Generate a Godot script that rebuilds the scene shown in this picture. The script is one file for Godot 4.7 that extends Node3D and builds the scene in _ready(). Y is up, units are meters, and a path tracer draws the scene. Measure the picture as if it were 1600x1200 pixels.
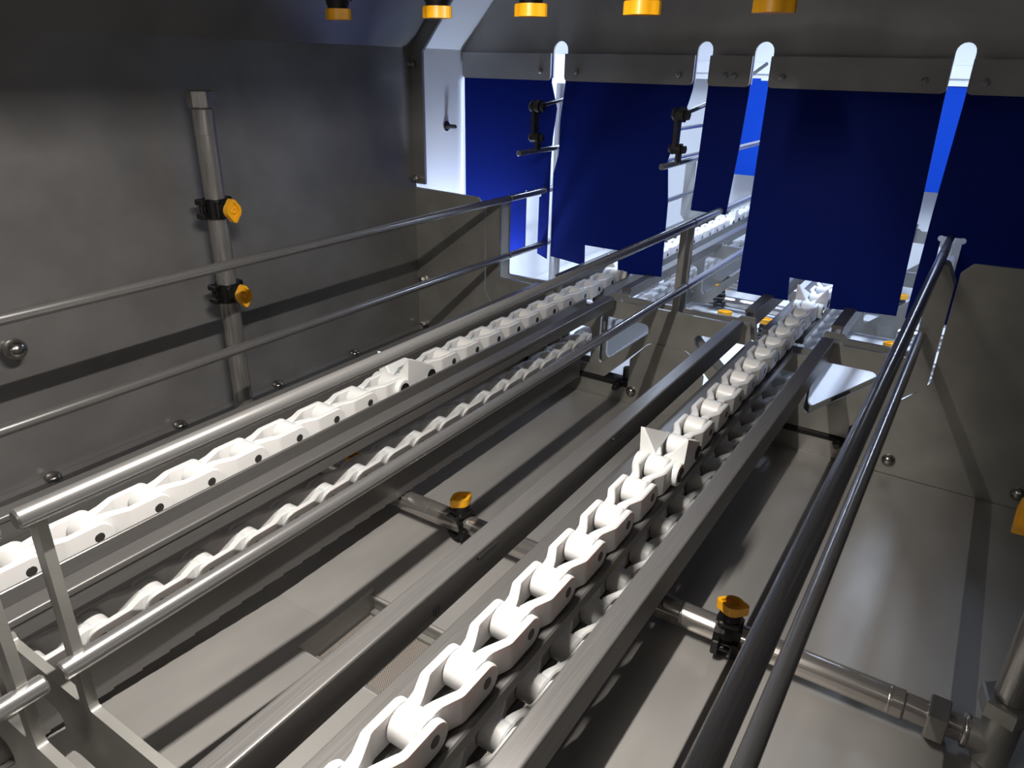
extends Node3D
# Inside of a stainless steel tray washing tunnel: two chain conveyors run through a wet
# section to a partition with blue strip curtains; a second, brightly lit section follows.
# Dimensions are written in half metres from a datum at eye height (U turns them to metres).
const U := 0.5
const EYE := 0.9
const ZB := -3.005          # end plates of this section
const ZC := -3.415          # partition with the curtains
const PITCH := 0.1465       # chain pitch
const RX := [-2.0, -1.054, -0.1035]      # the three guide rail lines
const LANE := [-1.5585, -0.591]          # the two chains

var org := Vector3.ZERO
var used := {}
var M := {}


# ---------------------------------------------------------------- scene set-up
func _ready():
	var cam := Camera3D.new()
	cam.name = "camera"
	cam.position = W(Vector3.ZERO)
	cam.rotation = Vector3(deg_to_rad(-23.742), deg_to_rad(32.638), deg_to_rad(1.276))
	cam.fov = 55.712
	cam.near = 0.01
	add_child(cam)
	cam.current = true
	var env := Environment.new()
	env.background_mode = Environment.BG_COLOR
	env.background_color = Color(0.02, 0.02, 0.022)
	env.tonemap_mode = Environment.TONE_MAPPER_LINEAR
	env.tonemap_exposure = 1.0
	env.sdfgi_enabled = true
	env.ssao_enabled = true
	env.ssil_enabled = true
	var we := WorldEnvironment.new()
	we.name = "environment"
	we.environment = env
	add_child(we)
	materials()
	# lamps: warm tubes in this section, cool tubes beyond the partition
	lamp("tube_lamp", Vector3(-0.78, 0.30, -0.78), Vector3(-0.10, -1, 0), 0.5, 0.016, Color(1.0, 0.975, 0.945), 1.3, "long white tube lamp with two side shades under the roof above the conveyors", 0.020, 0.06)
	lamp("tube_lamp", Vector3(-0.75, 0.52, 0.35), Vector3(0.05, -0.85, -0.5), 0.7, 0.30, Color(1.0, 0.975, 0.945), 0.3, "broad white lamp panel under the roof behind the viewer")
	var side := lamp("tube_lamp", Vector3(0.40, 0.2, 0.1), Vector3(-1, -0.30, -0.30), 0.3, 0.05, Color(1.0, 0.97, 0.935), 0.8, "short white lamp with a hood low on the right wall behind the viewer")
	var hood := mb()
	quad(hood, Vector3(0.42, 0.245, -0.10), Vector3(0.42, 0.245, 0.30), Vector3(0.28, 0.206, 0.28), Vector3(0.28, 0.206, -0.12))
	quad(hood, Vector3(0.42, 0.251, -0.10), Vector3(0.28, 0.212, -0.12), Vector3(0.28, 0.212, 0.28), Vector3(0.42, 0.251, 0.30))
	quad(hood, Vector3(0.28, 0.206, -0.12), Vector3(0.28, 0.206, 0.28), Vector3(0.28, 0.212, 0.28), Vector3(0.28, 0.212, -0.12))
	obj("hood", hood, M.seal, side)
	lamp("tube_lamp", Vector3(-2.15, -1.22, -3.22), Vector3(-0.80, 0.57, -0.18), 0.2, 0.12, Color(0.80, 0.87, 1.0), 0.36, "small cool white lamp low between end frame and partition")
	lamp("tube_lamp", Vector3(-1.7, 0.5, -4.4), Vector3(0.1, -1, 0), 1.6, 0.16, Color(0.82, 0.89, 1.0), 1.3, "cool white tube lamp above the far left conveyor")
	lamp("tube_lamp", Vector3(-0.4, 0.5, -4.4), Vector3(-0.1, -1, 0), 1.6, 0.16, Color(0.82, 0.89, 1.0), 1.3, "cool white tube lamp above the far right conveyor")
	room()
	end_frames()
	partition()
	conveyors()
	rails()
	spray()
	hold_downs()
	far_section()


func W(p: Vector3) -> Vector3:
	return p * U + Vector3(0, EYE, 0)


# ---------------------------------------------------------------- naming
func numbered(called: String, parent: Node) -> String:
	var key = str(parent.get_instance_id()) + called
	var n = used.get(key, 0)
	used[key] = n + 1
	return called if n == 0 else "%s_%03d" % [called, n]


func thing(called: String, label: String, category: String, at: Vector3, group := "") -> Node3D:
	var o := Node3D.new()
	o.name = numbered(called, self)
	add_child(o)
	o.position = W(at)
	tag(o, label, category, group)
	org = at
	return o


func tag(o: Node, label: String, category: String, group := ""):
	o.set_meta("label", label)
	o.set_meta("category", category)
	if group != "":
		o.set_meta("group", group)


func obj(called: String, st: SurfaceTool, mat: Material, parent: Node = self, label := "") -> MeshInstance3D:
	st.generate_normals()
	var o := MeshInstance3D.new()
	o.mesh = st.commit()
	o.material_override = mat
	o.name = numbered(called, parent)
	parent.add_child(o)
	if parent == self:
		o.position = W(org)
	if label != "":
		o.set_meta("label", label)
	return o


func struct(called: String, st: SurfaceTool, mat: Material, label: String, parent: Node = self) -> MeshInstance3D:
	var o := obj(called, st, mat, parent)
	if parent == self:
		o.set_meta("kind", "structure")
		o.set_meta("label", label)
		o.set_meta("category", called.split("_")[0])
	return o


func put(proto: Node3D, called: String, parent: Node, at: Vector3, turn := Vector3.ZERO) -> Node3D:
	var r: Node3D = proto.duplicate()
	r.name = numbered(called, parent)
	parent.add_child(r)
	r.position = at * U if parent != self else W(at)
	r.rotation = turn
	return r


# ---------------------------------------------------------------- materials
func noise_image(sz: int, freq: float, lo: float, hi: float, sd: int, oct := 4) -> ImageTexture:
	var n := FastNoiseLite.new()
	n.seed = sd
	n.frequency = freq
	n.fractal_octaves = oct
	var im := n.get_seamless_image(sz, sz)
	var out := Image.create(sz, sz, false, Image.FORMAT_RGB8)
	for y in sz:
		for x in sz:
			var v: float = lerp(lo, hi, im.get_pixel(x, y).r)
			out.set_pixel(x, y, Color(v, v, v))
	return ImageTexture.create_from_image(out)


func mat(c: Color, rough: float, metal: float, scale := Vector3.ZERO, alb: Texture2D = null, rgh: Texture2D = null) -> StandardMaterial3D:
	var m := StandardMaterial3D.new()
	m.albedo_color = c
	m.roughness = rough
	m.metallic = metal
	if scale != Vector3.ZERO:
		m.uv1_triplanar = true
		m.uv1_world_triplanar = true
		m.uv1_scale = scale
		m.albedo_texture = alb
		if rgh:
			m.roughness_texture = rgh
	return m


func materials():
	var blotch := noise_image(256, 0.012, 0.88, 1.0, 3)
	var streak := noise_image(256, 0.05, 0.72, 1.0, 5)
	var rough := noise_image(256, 0.03, 0.75, 1.0, 9)
	var fine := noise_image(256, 0.05, 0.88, 1.0, 15)
	M.sheet = mat(Color(0.565, 0.56, 0.557), 0.38, 0.5, Vector3(1.6, 1.6, 1.6), blotch, rough)
	M.header = mat(Color(0.63, 0.62, 0.61), 0.62, 0.35, Vector3(1.6, 1.6, 1.6), blotch, null)
	M.floor = mat(Color(0.68, 0.67, 0.655), 0.55, 0.40, Vector3(2.2, 2.2, 0.7), blotch, rough)
	M.plate = mat(Color(0.63, 0.625, 0.605), 0.40, 0.5, Vector3(2.4, 2.4, 2.4), blotch, rough)
	M.brush = mat(Color(0.45, 0.443, 0.436), 0.42, 0.5, Vector3(40, 40, 0.8), fine, rough)
	M.rod = mat(Color(0.65, 0.645, 0.64), 0.28, 0.8, Vector3(60, 60, 0.8), fine, rough)
	M.pipe = mat(Color(0.72, 0.70, 0.68), 0.22, 0.8, Vector3(0.9, 30, 30), fine, rough)
	M.riser = mat(Color(0.70, 0.69, 0.68), 0.28, 0.70, Vector3(30, 0.9, 30), streak, rough)
	M.bolt = mat(Color(0.66, 0.65, 0.63), 0.22, 1.0)
	M.dark_steel = mat(Color(0.30, 0.295, 0.29), 0.38, 0.8)
	M.pin = mat(Color(0.30, 0.285, 0.275), 0.45, 0.6)
	M.white = mat(Color(0.835, 0.833, 0.828), 0.34, 0.0)
	M.white.subsurf_scatter_enabled = true
	M.white.subsurf_scatter_strength = 0.12
	M.black = mat(Color(0.025, 0.025, 0.027), 0.42, 0.0)
	M.seal = mat(Color(0.03, 0.028, 0.028), 0.6, 0.0)
	M.yellow = mat(Color(0.93, 0.66, 0.09), 0.38, 0.0)
	M.curtain = mat(Color(0.025, 0.11, 0.44), 0.6, 0.0, Vector3(30, 30, 30), noise_image(128, 0.08, 0.85, 1.0, 21), null)
	M.curtain.metallic_specular = 0.2
	M.curtain.backlight = Color(0.02, 0.10, 0.42)
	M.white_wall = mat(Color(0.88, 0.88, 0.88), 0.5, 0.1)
	# perforated sheet: rows of punched holes, offset every other row
	var im := Image.create(48, 84, false, Image.FORMAT_RGB8)
	im.fill(Color(0.62, 0.59, 0.56))
	for c in [Vector2(24, 21), Vector2(0, 63), Vector2(48, 63)]:
		for y in 84:
			for x in 48:
				if Vector2(x, y).distance_to(c) < 13.5:
					im.set_pixel(x, y, Color(0.02, 0.02, 0.02))
	M.perforated = mat(Color(1, 1, 1), 0.5, 0.3, Vector3(1.0 / 0.0029, 1.0 / 0.005, 1.0 / 0.005), ImageTexture.create_from_image(im), null)


# ---------------------------------------------------------------- shapes (in half metres)
func mb(smooth := false) -> SurfaceTool:
	var st := SurfaceTool.new()
	st.begin(Mesh.PRIMITIVE_TRIANGLES)
	st.set_smooth_group(1 if smooth else -1)
	return st


func tri(st: SurfaceTool, a: Vector3, b: Vector3, c: Vector3):
	for p: Vector3 in [a, c, b]:
		st.add_vertex((p - org) * U)


func quad(st: SurfaceTool, a: Vector3, b: Vector3, c: Vector3, d: Vector3):
	tri(st, a, b, c)
	tri(st, a, c, d)


func box(st: SurfaceTool, lo: Vector3, hi: Vector3, b := 0.003):
	# box with chamfered edges and corners
	var c := (lo + hi) * 0.5
	var h := (hi - lo) * 0.5
	b = min(b, min(h.x, min(h.y, h.z)) * 0.45)
	var P := func(s: Vector3, ax: int) -> Vector3:
		var q := Vector3(s.x * (h.x - b), s.y * (h.y - b), s.z * (h.z - b))
		q[ax] = s[ax] * h[ax]
		return c + q
	for ax in 3:
		var u := (ax + 1) % 3
		var v := (ax + 2) % 3
		for sg in [-1.0, 1.0]:
			var q := []
			for k in [[-1, -1], [1, -1], [1, 1], [-1, 1]]:
				var s := Vector3()
				s[ax] = sg
				s[u] = k[0]
				s[v] = k[1]
				q.append(P.call(s, ax))
			if sg > 0:
				quad(st, q[0], q[1], q[2], q[3])
			else:
				quad(st, q[3], q[2], q[1], q[0])
		# edges that run along ax
		for k in [[-1, -1], [1, -1], [1, 1], [-1, 1]]:
			var s0 := Vector3()
			s0[u] = k[0]
			s0[v] = k[1]
			var s1 := s0
			s0[ax] = -1
			s1[ax] = 1
			if k[0] * k[1] > 0:
				quad(st, P.call(s0, u), P.call(s0, v), P.call(s1, v), P.call(s1, u))
			else:
				quad(st, P.call(s0, v), P.call(s0, u), P.call(s1, u), P.call(s1, v))
	for sx in [-1.0, 1.0]:
		for sy in [-1.0, 1.0]:
			for sz in [-1.0, 1.0]:
				var s := Vector3(sx, sy, sz)
				if sx * sy * sz > 0:
					tri(st, P.call(s, 0), P.call(s, 1), P.call(s, 2))
				else:
					tri(st, P.call(s, 2), P.call(s, 1), P.call(s, 0))


func frame_of(d: Vector3) -> Basis:
	var w := d.normalized()
	var a := Vector3.UP if abs(w.y) < 0.9 else Vector3.RIGHT
	var u := a.cross(w).normalized()
	return Basis(u, w.cross(u), w)


func lathe(st: SurfaceTool, at: Vector3, dir: Vector3, prof: Array, n := 20, turn := 0.0):
	# prof: [radius, height] pairs along dir; three shared heights make a crease
	var B := frame_of(dir)
	for i in prof.size() - 1:
		var r0: float = prof[i][0]
		var h0: float = prof[i][1]
		var r1: float = prof[i + 1][0]
		var h1: float = prof[i + 1][1]
		var flat: bool = abs(h1 - h0) < 0.0001 or prof[i].size() > 2
		st.set_smooth_group(i + 2 if flat else 1)
		for k in n:
			var a0 := TAU * k / n + turn
			var a1 := TAU * (k + 1) / n + turn
			var d0 := B.x * cos(a0) + B.y * sin(a0)
			var d1 := B.x * cos(a1) + B.y * sin(a1)
			var p00 := at + d0 * r0 + B.z * h0
			var p01 := at + d1 * r0 + B.z * h0
			var p10 := at + d0 * r1 + B.z * h1
			var p11 := at + d1 * r1 + B.z * h1
			if r0 > 0.00001:
				tri(st, p00, p01, p11)
			if r1 > 0.00001:
				tri(st, p00, p11, p10)
	st.set_smooth_group(-1)


func rod(st: SurfaceTool, a: Vector3, b: Vector3, r: float, n := 24, ch := 0.003):
	var l := (b - a).length()
	lathe(st, a, b - a, [[0, 0], [r - ch, 0], [r, ch, 1], [r, l - ch], [r - ch, l, 1], [0, l]], n)


func hexa(st: SurfaceTool, at: Vector3, dir: Vector3, r: float, h: float, turn := 0.0, ch := 0.006):
	var B := frame_of(dir)
	var rings := [[r - ch, 0.0], [r, ch * 0.6], [r, h - ch * 0.6], [r - ch, h]]
	st.set_smooth_group(-1)
	for k in 6:
		var a0 := TAU * k / 6 + turn
		var a1 := TAU * (k + 1) / 6 + turn
		var d0 := B.x * cos(a0) + B.y * sin(a0)
		var d1 := B.x * cos(a1) + B.y * sin(a1)
		for i in 3:
			quad(st, at + d0 * rings[i][0] + B.z * rings[i][1], at + d1 * rings[i][0] + B.z * rings[i][1], at + d1 * rings[i + 1][0] + B.z * rings[i + 1][1], at + d0 * rings[i + 1][0] + B.z * rings[i + 1][1])
		tri(st, at, at + d1 * (r - ch), at + d0 * (r - ch))
		tri(st, at + B.z * h, at + d0 * (r - ch) + B.z * h, at + d1 * (r - ch) + B.z * h)


func sweep_tube(st: SurfaceTool, path: Array, r: float, n := 20):
	# a bent tube along the points
	st.set_smooth_group(1)
	var rings := []
	var u := Vector3.ZERO
	for i in path.size():
		var d: Vector3 = (path[min(i + 1, path.size() - 1)] - path[max(i - 1, 0)]).normalized()
		if i == 0:
			u = frame_of(d).x
		u = (u - d * u.dot(d)).normalized()
		var v := d.cross(u)
		var ring := []
		for k in n:
			ring.append(path[i] + (u * cos(TAU * k / n) + v * sin(TAU * k / n)) * r)
		rings.append(ring)
	for i in rings.size() - 1:
		for k in n:
			var k1 := (k + 1) % n
			quad(st, rings[i][k], rings[i][k1], rings[i + 1][k1], rings[i + 1][k])
	st.set_smooth_group(-1)


func zmap(p: Vector2, t: float) -> Vector3:
	return Vector3(p.x, p.y, t)


func plate(st: SurfaceTool, outline: Array, holes: Array, t0: float, t1: float, map = null):
	# a flat sheet with holes: outline and holes are 2D points, t0 is its front, t1 its back
	if map == null:
		map = zmap
	var o := ccw(outline)
	var hs := []
	var cuts := [-50.0, 50.0]
	for h in holes:
		var c := ccw(h)
		hs.append(c)
		var mid := 0.0
		for p in c:
			mid += p.x
		cuts.append(mid / c.size())
	cuts.sort()
	for i in cuts.size() - 1:
		var strip := PackedVector2Array([Vector2(cuts[i], -50), Vector2(cuts[i + 1], -50), Vector2(cuts[i + 1], 50), Vector2(cuts[i], 50)])
		var polys: Array = Geometry2D.intersect_polygons(o, strip)
		for h in hs:
			var next := []
			for p in polys:
				next.append_array(Geometry2D.clip_polygons(p, h))
			polys = next
		for p in polys:
			var ix := Geometry2D.triangulate_polygon(p)
			for k in range(0, ix.size(), 3):
				var a: Vector2 = p[ix[k]]
				var b: Vector2 = p[ix[k + 1]]
				var c: Vector2 = p[ix[k + 2]]
				if (b - a).cross(c - a) < 0:
					var q := b
					b = c
					c = q
				tri(st, map.call(a, t0), map.call(b, t0), map.call(c, t0))
				tri(st, map.call(a, t1), map.call(c, t1), map.call(b, t1))
	for lp in [o] + hs:
		var n: int = lp.size()
		for k in n:
			var a: Vector2 = lp[k]
			var b: Vector2 = lp[(k + 1) % n]
			if lp == o:
				quad(st, map.call(a, t0), map.call(a, t1), map.call(b, t1), map.call(b, t0))
			else:
				quad(st, map.call(b, t0), map.call(b, t1), map.call(a, t1), map.call(a, t0))


func ccw(pts) -> PackedVector2Array:
	var p := PackedVector2Array(pts)
	if Geometry2D.is_polygon_clockwise(p):
		p.reverse()
	return p


func pts(a: Array) -> Array:
	var r := []
	for k in range(0, a.size(), 2):
		r.append(Vector2(a[k], a[k + 1]))
	return r


func fillet(p: Array, r, n := 5) -> Array:
	# round the corners; r is one radius or one for each corner
	var out := []
	for i in p.size():
		var rad: float = r[i] if r is Array else r
		var c: Vector2 = p[i]
		var a: Vector2 = (p[i - 1] - c).normalized()
		var b: Vector2 = (p[(i + 1) % p.size()] - c).normalized()
		if rad <= 0.0:
			out.append(c)
			continue
		var half := acos(clamp(a.dot(b), -1, 1)) / 2
		var d := rad / tan(half)
		for k in n + 1:
			var t := float(k) / n
			out.append((c + a * d).lerp(c, t).lerp(c.lerp(c + b * d, t), t))
	return out


func rect(x0: float, y0: float, x1: float, y1: float) -> Array:
	return [Vector2(x0, y0), Vector2(x1, y0), Vector2(x1, y1), Vector2(x0, y1)]


func sheet(st: SurfaceTool, outline: Array, cell: float, map: Callable):
	# one side of a flexible sheet, cut into cells so that it can bend
	var o := ccw(outline)
	var lo: Vector2 = o[0]
	var hi: Vector2 = o[0]
	for p in o:
		lo = lo.min(p)
		hi = hi.max(p)
	st.set_smooth_group(1)
	for side in [0.0, 1.0]:
		st.set_smooth_group(1 + int(side))
		for i in int(ceil((hi.x - lo.x) / cell)):
			for j in int(ceil((hi.y - lo.y) / cell)):
				var q := PackedVector2Array(rect(lo.x + i * cell, lo.y + j * cell, lo.x + (i + 1) * cell, lo.y + (j + 1) * cell))
				for p in Geometry2D.intersect_polygons(o, q):
					var ix := Geometry2D.triangulate_polygon(p)
					for k in range(0, ix.size(), 3):
						var a: Vector2 = p[ix[k]]
						var b: Vector2 = p[ix[k + 1]]
						var c: Vector2 = p[ix[k + 2]]
						if ((b - a).cross(c - a) < 0) == (side == 0.0):
							var w := b
							b = c
							c = w
						tri(st, map.call(a, side), map.call(b, side), map.call(c, side))
	st.set_smooth_group(-1)
	for k in o.size():
		var a: Vector2 = o[k]
		var b: Vector2 = o[(k + 1) % o.size()]
		var n := int(ceil((b - a).length() / cell))
		for i in n:
			var p := a.lerp(b, float(i) / n)
			var q := a.lerp(b, float(i + 1) / n)
			quad(st, map.call(p, 0.0), map.call(p, 1.0), map.call(q, 1.0), map.call(q, 0.0))


func dome_bolt(st: SurfaceTool, at: Vector3, dir: Vector3, r: float, h: float):
	lathe(st, at, dir, [[r * 1.0, 0], [r, h * 0.25], [r * 0.86, h * 0.62], [r * 0.55, h * 0.9], [0, h]], 16)


# ---------------------------------------------------------------- lamps
func lamp(called: String, at: Vector3, dir: Vector3, length: float, width: float, col: Color, energy: float, label: String, shade_l := 0.0, shade_r := 0.0) -> Node3D:
	var t := thing(called, label, "lamp", at)
	var B := Basis.looking_at(dir.normalized(), Vector3(0, 0, 1) if abs(dir.z) < 0.9 else Vector3.UP)
	var st := mb()
	# housing behind the glowing face
	var hw := width * 0.5 + 0.012
	var hl := length * 0.5 + 0.02
	var c := []
	for z in [0.004, 0.05]:
		for k in [[-1, -1], [1, -1], [1, 1], [-1, 1]]:
			c.append(at + B * Vector3(k[0] * hw, k[1] * hl, z))
	quad(st, c[4], c[5], c[6], c[7])
	quad(st, c[3], c[2], c[1], c[0])
	for k in 4:
		quad(st, c[k], c[(k + 1) % 4], c[4 + (k + 1) % 4], c[4 + k])
	obj("housing", st, M.brush, t)
	for sh in [[-0.055, shade_l], [0.03, shade_r]]:
		if sh[1] > 0.0:
			st = mb()
			box(st, at + Vector3(sh[0] - 0.003, -sh[1], -hl), at + Vector3(sh[0] + 0.003, 0.05, hl), 0.001)
			obj("side_shade", st, M.seal, t)
	st = mb()
	var w := width * 0.5
	var l := length * 0.5
	quad(st, at + B * Vector3(-w, l, 0), at + B * Vector3(-w, -l, 0), at + B * Vector3(w, -l, 0), at + B * Vector3(w, l, 0))
	var gm := StandardMaterial3D.new()
	gm.albedo_color = Color(0.9, 0.9, 0.9)
	gm.emission_enabled = true
	gm.emission = col
	gm.emission_energy_multiplier = 2.0
	obj("glowing_tube", st, gm, t)
	var al := AreaLight3D.new()
	al.name = "area_light"
	al.area_size = Vector2(width, length) * U
	al.light_color = col
	al.light_energy = energy
	al.area_normalize_energy = true
	al.area_range = 12.0
	al.shadow_enabled = true
	t.add_child(al)
	al.transform = Transform3D(B, B * Vector3(0, 0, -0.006) * U)
	return t


# ---------------------------------------------------------------- the tunnel
func shell_line() -> Array:
	return [Vector2(-2.555, -1.355), Vector2(-2.555, 0.065), Vector2(-2.10, 0.60)]


func room():
	var inner := shell_line()
	var mirror := func(p: Vector2) -> Vector2: return Vector2(-2.11 - p.x, p.y)
	for sec in 2:
		var z0: float = [0.75, -3.012][sec]
		var z1: float = [-3.012, -6.42][sec]
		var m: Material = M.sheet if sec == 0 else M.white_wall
		var far: String = ["", " of the bright far section"][sec]
		org = Vector3(-2.555, -1.5, z0)
		# left wall: upright sheet, slanting roof edge, foot flange, tank side
		var st := mb()
		var o := [Vector2(-2.555, -1.36), inner[1], inner[2], inner[2] + Vector2(-0.02, 0.02), inner[1] + Vector2(-0.022, 0.01), Vector2(-2.577, -1.36)]
		plate(st, o, [], z0, z1)
		var wl := struct("wall_left", st, m, "grey stainless steel left wall sheet with slanting upper edge" + far)
		if sec == 0:
			for b in [[-2.527, -0.977], [-2.527, -1.473], [-2.527, -1.97], [-2.527, -2.46]]:
				var sb := mb()
				dome_bolt(sb, Vector3(b[0], -1.357, b[1]), Vector3(0.15, 1, 0), 0.027, 0.016)
				obj("bolt", sb, M.bolt, wl)
			var kb := mb()
			lathe(kb, Vector3(-2.555, -0.862, -0.955), Vector3(1, 0, 0), [[0.012, 0], [0.012, 0.03], [0.026, 0.036], [0.034, 0.055], [0.032, 0.075], [0.02, 0.092], [0, 0.097]], 20)
			obj("dome_nut", kb, M.bolt, wl)
		org = Vector3(-2.4, -1.5, z0)
		st = mb()
		plate(st, pts([-2.577, -1.378, -2.577, -1.36, -2.40, -1.366, -2.385, -1.51, -2.40, -1.52, -2.418, -1.38]), [], z0, z1)
		struct("trim_1", st, m, "left foot flange and tank side sheet" + far)
		# right wall
		org = Vector3(0.445, -1.5, z0)
		st = mb()
		var orr := []
		for p in o:
			orr.append(mirror.call(p))
		orr[0].y = -1.52
		orr[5].y = -1.52
		plate(st, orr, [], z0, z1)
		struct("wall_right", st, m, "grey stainless steel right wall sheet" + far)
		org = Vector3(-1.05, 0.6, z0)
		st = mb()
		plate(st, pts([-2.13, 0.60, 0.02, 0.60, 0.02, 0.625, -2.13, 0.625]), [], z0, z1)
		struct("ceiling", st, m, "grey stainless steel roof sheet" + far)
	# closing wall behind the camera and at the far end
	for k in 2:
		var z: float = [0.75, -6.42][k]
		org = Vector3(-1.05, -1.5, z)
		var st := mb()
		plate(st, rect(-2.6, -1.55, 0.5, 0.65), [], z + 0.01, z - 0.01)
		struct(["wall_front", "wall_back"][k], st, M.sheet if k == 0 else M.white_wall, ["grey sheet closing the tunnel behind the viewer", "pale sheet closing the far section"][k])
	# tank floor with the sunk drain trough
	org = Vector3(-1.05, -1.5, -1.0)
	var fl := mb()
	var tr := rect(-1.309, -1.278, -0.60, -0.98)
	var fmap := func(p: Vector2, t: float) -> Vector3:
		var y := -1.5
		if p.y > -1.115:
			y += (p.y + 1.115) * 0.129
		return Vector3(p.x, y + t, -(-p.y))
	# split along the valley fold so that each piece is flat
	for piece in [[-3.0, -1.278], [-1.278, -1.115], [-1.115, -0.98], [-0.98, 0.75]]:
		var a := ccw(rect(-2.40, piece[0], 0.46, piece[1]))
		for p in Geometry2D.clip_polygons(a, ccw(tr)):
			plate(fl, Array(p), [], 0.0, -0.012, fmap)
	var f := struct("floor", fl, M.floor, "stainless steel tank floor folded towards the drain trough")
	var tm := mb()
	for w in [[Vector3(-1.318, -1.64, -1.285), Vector3(-1.309, -1.478, -0.972)], [Vector3(-0.60, -1.64, -1.285), Vector3(-0.591, -1.478, -0.972)], [Vector3(-1.318, -1.64, -1.287), Vector3(-0.591, -1.499, -1.278)], [Vector3(-1.318, -1.64, -0.98), Vector3(-0.591, -1.484, -0.971)], [Vector3(-1.318, -1.655, -1.287), Vector3(-0.591, -1.64, -0.971)]]:
		box(tm, w[0], w[1], 0.002)
	for z in [-1.272, -0.986]:
		rod(tm, Vector3(-1.309, -1.505 + (0.012 if z > -1.1 else 0.0), z), Vector3(-0.60, -1.505 + (0.012 if z > -1.1 else 0.0), z), 0.006, 10)
	obj("drain_trough", tm, M.floor, f)
	org = Vector3(-0.9, -1.6, -1.13)
	var sc := thing("perforated_screen", "fine perforated steel screen lying in the floor drain trough", "screen", org)
	var ss := mb()
	box(ss, Vector3(-1.303, -1.566, -1.255), Vector3(-0.605, -1.56, -1.04), 0.001)
	obj("screen_sheet", ss, M.perforated, sc)
	ss = mb()
	box(ss, Vector3(-1.278, -1.56, -1.25), Vector3(-1.118, -1.5555, -1.04), 0.003)
	obj("cover_plate", ss, M.plate, sc)
	ss = mb()
	box(ss, Vector3(-1.305, -1.60, -1.04), Vector3(-0.605, -1.55, -0.985), 0.002)
	box(ss, Vector3(-1.305, -1.60, -1.277), Vector3(-0.605, -1.55, -1.256), 0.002)
	obj("screen_frame", ss, M.plate, sc)
	org = Vector3(-1.05, -1.5, -4.7)
	fl = mb()
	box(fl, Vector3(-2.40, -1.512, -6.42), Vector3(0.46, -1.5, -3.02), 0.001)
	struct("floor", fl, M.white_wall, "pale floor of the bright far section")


# ---------------------------------------------------------------- end frames of the sections
func frame_outline() -> Array:
	# carrying plate of both lanes with the rail posts, seen from the front: x, y, corner radius
	var c := -1.08
	var a := [-2.10, -0.64, 0, -2.10, -1.09, 0.03, -2.045, -1.15, 0.03, -1.88, -1.33, 0.01, -1.88, -1.39, 0,
		c - 0.31, -1.39, 0, c - 0.265, -1.345, 0.01, c - 0.095, -1.168, 0.06, c + 0.095, -1.168, 0.06, c + 0.265, -1.345, 0.01, c + 0.31, -1.39, 0,
		-0.275, -1.39, 0, -0.275, -1.336, 0, -0.112, -1.1625, 0.04, -0.041, -1.10, 0.02, -0.041, -0.70, 0.03, -0.075, -0.63, 0.02, -0.118, -0.63, 0,
		-0.118, -1.0, 0.01, -0.36, -1.0, 0, -0.375, -0.985, 0, -0.45, -0.985, 0, -0.455, -1.075, 0, -0.72, -1.075, 0, -0.735, -0.985, 0, -0.80, -0.985, 0,
		-0.815, -1.0, 0, -1.0575, -1.0, 0.01, -1.0575, -0.6075, 0, -1.085, -0.6075, 0, -1.085, -1.0, 0.01, -1.33, -1.0, 0.006, -1.335, -0.99, 0, -1.42, -0.99, 0,
		-1.43, -1.075, 0, -1.69, -1.075, 0, -1.70, -0.99, 0, -1.765, -0.99, 0, -1.775, -1.0, 0, -2.02, -1.0, 0.01, -2.02, -0.62, 0]
	var p := []
	var r := []
	for k in range(0, a.size(), 3):
		p.append(Vector2(a[k], a[k + 1]))
		r.append(float(a[k + 2]))
	return fillet(p, r)


func frame_holes() -> Array:
	var h := []
	for lane in 2:
		var xc: float = LANE[lane]
		for s in [1.0, -1.0]:
			h.append(fillet(pts([xc + s * 0.128, -1.082, xc + s * 0.375, -1.082, xc + s * 0.375, -1.125, xc + s * 0.148, -1.325, xc + s * 0.128, -1.325]), [0.025, 0.03, 0.035, 0.03, 0.03]))
		h.append(fillet(rect(xc - 0.087, -1.345, xc + 0.087, -1.155), 0.03))
	return h


func frame_plate(z: float, label: String):
	var t := thing("frame_plate", label, "frame", Vector3(-1.05, -1.39, z))
	var st := mb()
	plate(st, frame_outline(), frame_holes(), z, z - 0.016)
	obj("plate_body", st, M.plate, t)
	# bolts that hold the skid beams to the plate
	if z < -2.0 and z > -3.05:
		for b in [[-1.36, -1.02], [-1.385, -1.03], [-1.41, -1.13]]:
			st = mb()
			box(st, Vector3(b[0] - 0.004, b[1] - 0.022, z), Vector3(b[0] + 0.004, b[1] + 0.02, z + 0.004), 0.001)
			obj("weld_tab", st, M.bolt, t)


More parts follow.
